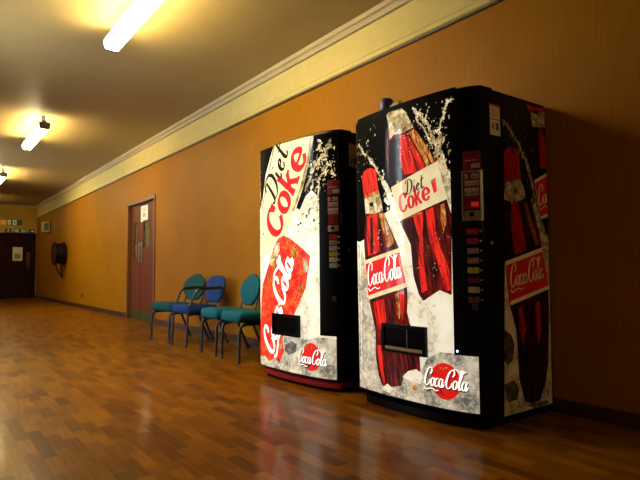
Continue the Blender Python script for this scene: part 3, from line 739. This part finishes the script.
    for (a, b, c, d) in ((.862,.868,za,zb), (.940,.949,za,zb), (.868,.940,za,za+.008), (.868,.940,zb-.008,zb)): cbox(m, a, b, c, d, e, e+.008)
    cp = m.build('coin_panel', steel if not can else black_metal, col)
    m = MB(); cbox(m, .869, .939, 1.215, 1.355, e, e+.003)
    for r_, z in enumerate((1.322, 1.285, 1.232)):
        for (a, b) in ((.873,.889),(.892,.905),(.908,.922),(.924,.936)):
            hh = .026 if r_ < 2 else .040
            if (r_, a) in ((0,.892),): continue
            cbox(m, a, b, z, z+hh, e+.003, e+.0036, mi=1)
            cbox(m, a+.003, b-.004, z+.005, z+hh*.55, e+.0036, e+.0040, mi=0)
    m.build('instruction_card', [label_red, label_pale], cp)
    m = MB(); cbox(m, .869, .939, 1.158, 1.212, e, e+.003); cbox(m, .905, .935, 1.172, 1.196, e+.003, e+.004, mi=1); m.build('price_display', [display_off, display_red if not can else display_off], cp)
    m = MB(); cbox(m, .872, .938, 1.108, 1.152, e, e+.004); cbox(m, .897, .915, 1.120, 1.142, e+.004, e+.0045, mi=1); m.build('coin_slot', [steel, black_in], cp)
    cards = ['red','red','silver','silver','yellow','dark','tan','brown'] if not can else ['red','silver','grey','yellow','lemon','grey']
    z0, z1 = (1.040, .680) if not can else (1.072, .872)
    for i, c in enumerate(cards):
        z = z0+(z1-z0)*i/(len(cards)-1); h = .0155 if not can else .0165
        m = MB(); cbox(m, .882, .931, z-h, z+h, e, e+.006); bt = m.build('selection_button', CARD[c], col)
        x, y, zz = front(.939, z, e)
        m = MB(); m.lathe([(0,-.006),(.0042,-.006),(.0050,-.004),(.0050,.002),(0,.002)], 12, 0, 'y', (x, y, zz)); m.build('push_stud', stud, bt, smooth=True)
    m = MB(); cbox(m, .896, .930, .60, .80, e, e+.003); cbox(m, .900, .924, .625, .660, e+.003, e+.010, mi=1); m.build('coin_return', [smoke, mat('coin_return_lever', (.06,.06,.065), .3, metal=.5)], col)
    if not can:
        m = MB(); x, y, zz = front(.818, .404, .007); m.lathe([(0,-.004),(.004,-.004),(.005,0),(0,0)], 12, 0, 'y', (x, y, zz)); m.build('indicator_light', led_mat, col, smooth=True)
    # delivery opening
    m = MB(); ua, ub, zb, zt = (.285,.632,.352,.518) if not can else (.258,.600,.352,.512)
    b0, b1 = .0, .024
    for (a, b, c, d) in ((ua,ua+.022,zb,zt), (ub-.022,ub,zb,zt), (ua+.022,ub-.022,zb,zb+.016), (ua+.022,ub-.022,zt-.020,zt)): cbox(m, a, b, c, d, b0, b1)
    fr = m.build('delivery_opening', black_gloss, t)
    m = MB(); cbox(m, ua+.020, ub-.020, zb+.014, zt-.018, .008, .0095); m.build('recess', black_in, fr)
    m = MB(); cbox(m, ua+.024, ub-.024, zb+.055, zt-.022, .012, .015); m.build('flap', smoke, fr)
    if not can:
        m = MB(); cbox(m, ua+.030, ub-.026, zb+.018, zb+.034, .010, .022); m.build('ledge', gold_ledge, fr)
        m = MB(); cbox(m, ua+.205, ua+.210, zb+.034, zt-.022, .015, .0175); m.build('divider', mat('pale_divider', (.16,.15,.13), .4), fr)
    # base
    m = MB(); us2 = [.09+i*.845/40 for i in range(41)]
    def foot(z0, z1, o0, o1, name, mt):
        lo = [front(u, z0, o0) for u in us2]; hi = [front(u, z1-.008, o1) for u in us2]; h2 = [front(u, z1, o1-.026) for u in us2]; bk = [(u-OX, .20-OY, z1) for u in us2]; bk2 = [(u-OX, .20-OY, z0) for u in us2]
        nn = len(us2); m = MB()
        m.add(lo+hi+h2+bk+bk2, [[r*nn+i, r*nn+i+1, (r+1)%5*nn+i+1, (r+1)%5*nn+i] for r in range(5) for i in range(nn-1)] + [[r*nn for r in range(5)], [r*nn+nn-1 for r in range(5)][::-1]])
        return m.build(name, mt, t, smooth=True)
    if can:
        foot(.004, .022, -.030, -.022, 'kick_plate', black_gloss)
        foot(.024, .064, -.012, -.002, 'foot_strip', red_paint)['label'] = 'bright red strip along the foot'
    else: foot(.004, .060, -.012, -.004, 'kick_plate', black_gloss)
    m = MB(); m.box(.010-OX, W_-.008-OX, .20-OY, DEPTH-.01-OY, .012, .055, .003)
    m.build('plinth', red_paint if can else black_metal, t)
    for (x, y) in ((.06,.23), (W_-.06,.23), (.06,.66), (W_-.06,.66)):
        m = MB(); m.lathe([(0,0),(.024,0),(.024,.008),(.010,.010),(.010,.02),(0,.02)], 14, c=(x-OX, y-OY, 0)); m.build('leveling_foot', black_metal, t)
    # stickers high on the right flank of the door
    m = MB(); sx = lambda a, b, off=0: side_pt(a, b, off-.001)
    def flat(a0, a1, c0, c1, o, mi): m.add([sx(a,b,o) for a, b in ((a0,c0),(a1,c0),(a1,c1),(a0,c1))] + [sx(a,b,o-.0008) for a, b in ((a0,c0),(a1,c0),(a1,c1),(a0,c1))], [[0,1,2,3],[7,6,5,4],[0,4,5,1],[1,5,6,2],[2,6,7,3],[3,7,4,0]], mi)
    flat(2.452,2.542,1.658,1.738,.0032,0); flat(2.452,2.542,1.726,1.738,.0036,1); flat(2.452,2.542,1.568,1.654,.0032,0)
    flat(2.468,2.490,1.600,1.634,.0038,3); flat(2.502,2.530,1.596,1.638,.0038,2)
    for z in (1.672,1.684,1.696,1.708): flat(2.460,2.532,z,z+.003,.0036,1)
    m.build('sticker', [sticker_pale, sticker_red, sticker_blue, sticker_yel], door)
    # hinge pins along the top and a lock
    m = MB(); x, y, z = front(.960-.005, 1.0, 0); m.lathe([(0,.006),(.010,.006),(.012,0),(0,0)], 16, 0, 'x', (W_-OX, .165-OY, .98)); m.build('door_lock', stud, door, smooth=True)
    return t
def place(px, py, rz):          # corner (0,0) of the front plane to the empty at the base centre
    c, s = math.cos(rz), math.sin(rz)
    return (px + c*OX - s*OY, py + s*OX + c*OY, 0)
a2 = -PI/2; a1 = -PI/2+math.radians(1.7)
machine('black vending machine nearest the camera with two tilted cola bottles printed on its front', place(2.278, 2.715, a2), a2, False)
machine('vending machine beside the chairs with a red can on its front and red kick plate', place(2.205, 3.855, a1), a1, True)

# things left on top of the near machine
navy = mat('navy_blue_plastic', (.02,.02,.16), .45, noise=.15, nscale=30)
c = thing('cup', 'small navy blue upturned cup on top of the nearest vending machine', 'cup', (2.345, 2.445, TOP+.0005))
m = MB(); m.lathe([(.041,0),(.043,.003),(.042,.006),(.037,.062),(.032,.078),(.022,.085),(0,.087)], 28); m.lathe([(.038,.001),(.034,.060),(0,.078)], 28); m.build('cup_body', navy, c, smooth=True)
m = MB(); m.lathe([(.0405,.0),(.0455,.001),(.0455,.006),(.0415,.007)], 28); m.build('rim', navy, c, smooth=True)
c.scale = (1.18, 1.18, 1.05)
m = MB(); rs = random.Random(5); N = 6
vs = [(.050*(i/(N-1)-.5)+rs.uniform(-.003,.003), .075*(j/(N-1)-.5)+rs.uniform(-.004,.004), .018+rs.uniform(0,.020)+(.014 if i in (2,3) else 0)) for j in range(N) for i in range(N)]
vs2 = [(x,y,max(.0, z-.010)*.3) for x,y,z in vs]; Q = N*N
fs = [[j*N+i, j*N+i+1, (j+1)*N+i+1, (j+1)*N+i] for j in range(N-1) for i in range(N-1)]
bd = [(i, i+1) for i in range(N-1)] + [(i*N+N-1, (i+1)*N+N-1) for i in range(N-1)] + [(Q-1-i, Q-2-i) for i in range(N-1)] + [((N-1-i)*N, (N-2-i)*N) for i in range(N-1)]
m.add(vs+vs2, fs + [[a+Q for a in f][::-1] for f in fs] + [[a, b, b+Q, a+Q] for a, b in bd])
o = m.build('paper_scrap', mat('cream_paper', (.62,.48,.26), .8, noise=.1), loc=(2.335, 2.345, TOP+.0005)); tag(o, 'crumpled cream paper scrap beside the navy cup on the vending machine', 'paper')

# ------------------------------------------------------------------ chairs (front towards local -Y)
def cushion(outline, th, bulge, axis, bend=0, n=5, tilt=0):
    """padded cushion: rounded edge, slightly domed both sides; outline in its own plane"""
    m = MB(); P = outline; k = len(P); cx = sum(p.x for p in P)/k; cy = sum(p.y for p in P)/k
    rings = []
    lv = [(.0, th/2+bulge), (.55, th/2+bulge*.85), (.86, th/2+bulge*.35), (.955, th/2*.86), (.992, th/2*.5), (1.0, 0), (.992, -th/2*.5), (.955, -th/2*.86), (.86, -th/2-bulge*.2), (.55, -th/2-bulge*.2), (0, -th/2-bulge*.2)]
    V = []
    for s_, h in lv:
        for p in P:
            x, y = cx+(p.x-cx)*s_, cy+(p.y-cy)*s_
            if axis == 'z': V.append((x, y, h))
            else: V.append((x, -h + bend*x*x, y))
    F = [[i*k+j, i*k+(j+1)%k, (i+1)*k+(j+1)%k, (i+1)*k+j] for i in range(len(lv)-1) for j in range(k)]
    m.add(V, F)
    return m
SEAT = closed_smooth([(-.215,-.20),(-.17,-.245),(0,-.255),(.17,-.245),(.215,-.20),(.222,-.05),(.20,.14),(.16,.185),(0,.19),(-.16,.185),(-.20,.14),(-.222,-.05)], 4)
BACK_HEX = round_path([(0,.001),(.085,0),(.225,.115),(.215,.245),(.06,.338),(-.06,.338),(-.215,.245),(-.225,.115),(-.085,0),(0,.001)], .05, 5)[:-1]
BACK_HEX = [Vector((p.x, p.y)) for p in BACK_HEX]
BACK_ROUND = closed_smooth([(-.10,.0),(0,-.006),(.10,0),(.165,.06),(.192,.15),(.186,.24),(.145,.295),(.07,.316),(0,.320),(-.07,.316),(-.145,.295),(-.186,.24),(-.192,.15),(-.165,.06)], 4)
def make_chair(fabric, back, arms, zb, wf=1, name='stacking_chair'):
    t = thing(name, '', 'chair', group='upholstered chairs lined up along the corridor wall')
    s = cushion([Vector((p.x*wf, p.y)) for p in SEAT], .092, .014, 'z').build('seat', fabric, t, smooth=True); s.location = (0, -.015, .404); s.rotation_euler = (math.radians(-2), 0, 0)
    b = cushion([Vector((p.x*(wf if not arms else 1), p.y)) for p in back], .040, .010, 'y', bend=-.35).build('backrest', fabric, t, smooth=True); b.location = (0, .205, zb); b.rotation_euler = (math.radians(-12), 0, 0)
    r = .0145
    for sx in (-1, 1):
        x = sx*.195*wf
        m = MB()
        if arms: m.tube(round_path([(x,-.245,0),(x,-.225,.40),(x*1.07,-.12,.630),(x*1.07,.215,.640)], .05), .0125)
        else: m.tube(round_path([(x,-.245,0),(x,-.235,.345),(x*.96,-.10,.345),(x*.93,.12,.350)], .075), r)
        m.lathe([(0,0),(.016,0),(.016,.03),(.013,.034)], 12, c=(x, -.245, 0)); m.build('leg', tube_mat, t, smooth=True)
        m = MB(); m.tube(round_path([(x,.295,0),(x*.97,.17,.28),(x*.93,.145,.37)], .06), r); m.lathe([(0,0),(.016,0),(.016,.03),(.013,.034)], 12, c=(x,.295,0)); m.build('leg', tube_mat, t, smooth=True)
        m = MB(); px = sx*(.165*wf if not arms else .135)
        m.tube(round_path([(x*.93,.150,.36),(px*1.05,.205,.46),(px,.232,zb+.10),(px*.9,.262,zb+.22)], .03), .011); m.build('back_post', tube_mat, t, smooth=True)
    for yy in (-.10, .13):
        m = MB(); m.tube([(-.185*wf,yy,.352),(.185*wf,yy,.352)], .010); m.build('cross_bar', tube_mat, t, smooth=True)
    if arms:
        for sx in (-1,1): m = MB(); m.tube([(sx*.195*wf,-.232,.350),(sx*.185*wf,.13,.354)], .010); m.build('side_rail', tube_mat, t, smooth=True)
    if arms:
        for sx in (-1, 1):
            m = MB(); m.tube([(sx*.209*wf,-.10,.643),(sx*.209*wf,.0,.645),(sx*.209*wf,.20,.651)], [.0135,.0145,.0135], 10); m.build('armrest', mat('black_arm_pad', (.008,.008,.008), .5), t, smooth=True)
    return t
CX = 2.585
ch = make_chair(green_teal, BACK_HEX, False, .470, 1.12); ch.location = (CX-.03, 6.40, 0); ch.rotation_euler = (0,0,-PI/2+.13)
ch['label'] = 'dark teal padded chair nearest the double door, left end of the row'
chb = make_chair(blue, BACK_ROUND, True, .470, .84); chb.location = (CX, 5.87, 0); chb.rotation_euler = (0,0,-PI/2+.11); chb['label'] = 'blue padded chair with black armrests and a rounded back'
ch3 = make_chair(teal, BACK_HEX, False, .470, .93); ch3.location = (CX, 5.06, 0); ch3.rotation_euler = (0,0,-PI/2-.03); ch3['label'] = 'bright teal padded chair with its back in full view, right of the blue one'
ch4 = dup(ch3, (CX-.01, 4.57, 0), -PI/2-.02); ch4['label'] = 'bright teal padded chair partly hidden behind the vending machine, right end of the row'

# ------------------------------------------------------------------ small things on the walls
paper = mat('white_paper', (.80,.78,.66), .8); grey_print = mat('grey_print', (.34,.33,.28), .8); red_print = mat('pink_print', (.62,.40,.30), .8)
def notice(name, label, cat, axis, a0, a1, z0, z1, pos, blocks, inkm):
    m = MB()
    def q(p0, p1, c0, c1, o0, o1, mi):
        if axis == 'x': m.box(pos-o1, pos-o0, p0, p1, c0, c1, mi=mi)
        else: m.box(p0, p1, pos-o1, pos-o0, c0, c1, mi=mi)
    q(a0, a1, z0, z1, 0, .002, 0)
    for (f0, f1, g0, g1) in blocks: q(a0+(a1-a0)*f0, a0+(a1-a0)*f1, z0+(z1-z0)*g0, z0+(z1-z0)*g1, .002, .0026, 1)
    return tag(m.build(name, [paper, inkm]), label, cat)
notice('paper_notice', 'white printed notice taped high on the red-brown double door', 'notice', 'x', 9.04, 9.40, 1.695, 1.970, RX-.001,
       [(.2,.8,.80,.84),(.15,.85,.68,.72),(.3,.7,.30,.55)], red_print)
notice('paper_notice', 'white notice with a grey picture on the dark door at the corridor end', 'notice', 'y', 2.33, 2.61, 1.20, 1.64, Y1+.029,
       [(.2,.8,.16,.52)], grey_print)
green = mat('sign_green', (.012,.085,.022), .5, emit=.05); sign_white = mat('sign_white', (.70,.72,.50), .5, emit=.12); sign_dark = mat('sign_dark_green', (.010,.050,.020), .5)
def letters(mb, text, x0, z0, h, w, y, mi):
    S = {'F':[((0,0),(0,1)),((0,1),(.7,1)),((0,.55),(.55,.55))], 'I':[((.3,0),(.3,1))], 'R':[((0,0),(0,1)),((0,1),(.6,.95)),((.6,.95),(.65,.65)),((.65,.65),(0,.5)),((.25,.5),(.7,0))],
         'E':[((0,0),(0,1)),((0,1),(.7,1)),((0,.52),(.55,.52)),((0,0),(.7,0))], 'X':[((0,0),(.7,1)),((0,1),(.7,0))], 'T':[((.35,0),(.35,1)),((0,1),(.7,1))]}
    for i, ch_ in enumerate(text):
        for (a, b) in S.get(ch_, []):
            p = Vector((x0+i*w+a[0]*w*.95, z0+a[1]*h)); q = Vector((x0+i*w+b[0]*w*.95, z0+b[1]*h)); d = (q-p).normalized()*h*.09; nn = Vector((-d.y, d.x))
            p -= d; q += d
            mb.prism([(v.x, v.y) for v in (p+nn, p-nn, q-nn, q+nn)], y-.0006, y, 'y', mi)
# long FIRE EXIT sign over the far door: running figure, words, arrow
m = MB(); m.box(2.10, 2.93, Y1-.012, Y1, 2.102, 2.222, .002); yy = Y1-.0125
letters(m, 'FIRE EXIT', 2.29, 2.128, .068, .055, yy, 1)
m.prism([(2.83,2.150),(2.875,2.150),(2.875,2.128),(2.915,2.162),(2.875,2.196),(2.875,2.174),(2.83,2.174)], yy-.0006, yy, 'y', 1)
def runner(mb, x, z, s, y, mi):
    mb.prism([(x+.10*s+.10*s*math.cos(a), z+.90*s+.10*s*math.sin(a)) for a in [k*PI/5 for k in range(10)]], y-.0006, y, 'y', mi)
    for pl in ([(-.02,.78),(.18,.72),(.06,.36),(-.12,.40)], [(.06,.42),(.30,.30),(.26,-.0),(.16,.0),(.18,.24),(-.06,.34)], [(-.10,.44),(-.02,.30),(-.34,.04),(-.40,.12)], [(.14,.76),(.42,.56),(.38,.48),(.10,.62)], [(-.02,.78),(-.30,.66),(-.36,.46),(-.28,.44),(-.22,.58),(0,.62)]):
        mb.prism([(x+a*s, z+b*s) for a, b in pl], y-.0006, y, 'y', mi)
runner(m, 2.185, 2.120, .085, yy, 1)
tag(m.build('exit_sign', [sign_dark, sign_white]), 'long dark green fire exit sign directly over the far dark door', 'sign')
# upper pair of pictogram panels
s = thing('exit_sign', 'small green and white exit pictogram sign above the long one at the corridor end', 'sign', (2.36, Y1, 2.36))
m = MB(); m.box(-.215,.215,-.014,0,-.015,.150,.002); m.build('sign_board', green, s)
m = MB(); m.box(-.195,-.105,-.016,-.0145,0,.135); m.box(-.05,.055,-.016,-.0145,0,.135); m.build('white_panel', sign_white, s)
m = MB(); runner(m, -.150, .015, .10, -.0165, 0); m.build('running_figure', green, s)
m = MB(); m.prism([(-.02,.03),(.03,.03),(.03,.10),(-.02,.10)], -.0171, -.0165, 'y'); m.build('doorway_mark', green, s)
m = MB(); m.box(.075,.205,-.0155,-.0142,.03,.105); m.build('dim_panel', mat('sign_mid_green', (.045,.12,.03), .5), s)
m = MB(); m.box(1.985, 2.115, Y1-.01, Y1, 2.345, 2.50, .002); tag(m.build('wall_square', mat('orange_surface', (.85,.36,.03), .5, noise=.1, emit=.1)), 'small bright orange square left of the green pictogram sign', 'sign')  # thin orange square with weak emission of its own colour
# box high on the right wall in the corner
s = thing('emergency_light', 'small pale boxy emergency light high on the wall in the far corner', 'wall light', (WX, 17.5, 2.16))
m = MB(); m.box(-.03, 0, -.20, .20, -.17, .17, .004); m.build('back_plate', mat('brown_plate', (.10,.035,.01), .5), s)
m = MB(); m.box(-.20, -.03, -.17, .17, -.15, .15, .012); m.build('housing', mat('pale_lens', (.50,.50,.24), .4, noise=.1), s)
m = MB(); m.box(-.17, -.06, -.176, -.169, -.10, .09, .002); m.build('lens', mat('green_lens', (.14,.20,.07), .3), s)
# fire alarm call point
s = thing('fire_alarm_call_point', 'tiny red call point on the right wall beside the far door', 'alarm button', (WX, 19.45, 1.35))
m = MB(); m.box(-.05, 0, -.055, .055, -.055, .055, .006); m.build('housing', mat('red_plastic', (.35,.012,.010), .4), s)
m = MB(); m.box(-.052, -.049, -.035, .035, -.035, .035); m.build('glass_panel', mat('pale_glass', (.4,.3,.25), .2), s)
# hose reel
hose = mat('black_rubber_hose', (.006,.003,.002), .6, spec=.1); reel_red = mat('dark_red_reel', (.018,.004,.003), .5, spec=.12)
s = thing('hose_reel', 'dark round hose reel mounted on the orange wall, hose end hanging below', 'hose reel', (WX-.004, 15.25, 1.31))
R_ = .30
m = MB(); m.lathe([(0,0),(.10,0),(.10,-.04),(.05,-.06),(.05,-.29),(0,-.29)], 28, 0, 'x'); m.build('hub', reel_red, s, smooth=True)
for xx in (-.06, -.27):
    m = MB(); m.lathe([(.05,xx-.008),(R_-.02,xx-.008),(R_,xx-.016),(R_+.008,xx),(R_,xx+.016),(R_-.02,xx+.008),(.05,xx+.008)], 40, 0, 'x'); m.build('flange', reel_red, s, smooth=True)
m = MB()
pts = []
for layer in range(3):
    for i in range(8*24): 
        a = 2*PI*i/24; k = i/24; xx = -.083 - .0205*k if layer % 2 == 0 else -.083-.0205*8+.0205*k
        rr = .195+.027*layer; pts.append((xx, rr*math.cos(a), rr*math.sin(a)))
m.tube(pts, .0135, 8); m.build('hose_coil', hose, s, smooth=True)
m = MB(); m.tube(smooth_path([(-.18,.235,-.10),(-.19,.22,-.22),(-.18,.15,-.37),(-.14,.06,-.50),(-.09,-.02,-.58),(-.07,.0,-.62)], 8), .016, 8)
m.tube(smooth_path([(-.14,-.245,-.05),(-.14,-.21,-.25),(-.12,-.12,-.42),(-.09,-.03,-.52),(-.07,0,-.60)], 8), .016, 8); m.build('hose_end', hose, s, smooth=True)
m = MB(); m.lathe([(0,-.66),(.012,-.66),(.016,-.62),(.020,-.60),(.020,-.57),(0,-.57)], 14, c=(-.07,0,0)); m.build('nozzle', mat('brass', (.30,.2,.06), .3, metal=1), s, smooth=True)
# socket
s = thing('wall_socket', 'small dark electrical socket low on the wall between hose reel and door', 'socket', (WX, 13.40, .285))
m = MB(); m.box(-.012, 0, -.075, .075, -.045, .045, .003); m.build('face_plate', mat('brown_socket', (.07,.025,.008), .4), s)
for yv in (-.036, .036):
    m = MB(); m.box(-.016, -.011, yv-.012, yv+.012, .012, .030, .001); m.build('switch', mat('socket_switch', (.03,.012,.006), .4), s)
    m = MB()
    for (p, z) in ((0,.0),(-.010,-.020),(.010,-.020)): m.box(-.0125, -.0118, yv+p-.003, yv+p+.003, z-.004, z+.004)
    m.build('pin_holes', black_in, s)

# ------------------------------------------------------------------ daylight and camera
wd = bpy.data.worlds.new('daylight'); SC.world = wd; wd.use_nodes = True
bg = wd.node_tree.nodes['Background']; bg.inputs['Color'].default_value = (.80,.90,1,1); bg.inputs['Strength'].default_value = DAY = 20.0
for WY0, WY1 in WINDOWS:
    pl = bpy.data.lights.new('window_portal', 'AREA'); pl.shape = 'RECTANGLE'; pl.size = WZ1-WZ0; pl.size_y = WY1-WY0
    pl.cycles.is_portal = True
    po = bpy.data.objects.new('window_portal', pl); COL.objects.link(po); po.location = (LX-.16, (WY0+WY1)/2, (WZ0+WZ1)/2); po.rotation_euler = (0, -PI/2, 0)

F_, YAW, PIT, ROL, H_ = 537.86, .6371, .0544, .0084, .8465
cam = bpy.data.cameras.new('camera'); cam.sensor_width = 36; cam.sensor_fit = 'HORIZONTAL'; cam.lens = F_/640*36; cam.clip_start = .05; cam.clip_end = 200
co = bpy.data.objects.new('camera', cam); COL.objects.link(co)
fwd = Vector((math.sin(YAW)*math.cos(PIT), math.cos(YAW)*math.cos(PIT), math.sin(PIT)))
rt = Vector((math.cos(YAW), -math.sin(YAW), 0)); up = rt.cross(fwd)
r2 = rt*math.cos(ROL) - up*math.sin(ROL); u2 = rt*math.sin(ROL) + up*math.cos(ROL)
co.matrix_world = Matrix(((r2.x,u2.x,-fwd.x,0),(r2.y,u2.y,-fwd.y,0),(r2.z,u2.z,-fwd.z,H_),(0,0,0,1)))
SC.camera = co
SC.view_settings.view_transform = 'Standard'; SC.view_settings.look = 'None'; SC.view_settings.exposure = EXPO = .88; SC.view_settings.gamma = 1; SC.view_settings.use_curve_mapping = False
SC.cycles.max_bounces = 8; SC.cycles.sample_clamp_indirect = 6; SC.cycles.caustics_reflective = False; SC.cycles.caustics_refractive = False
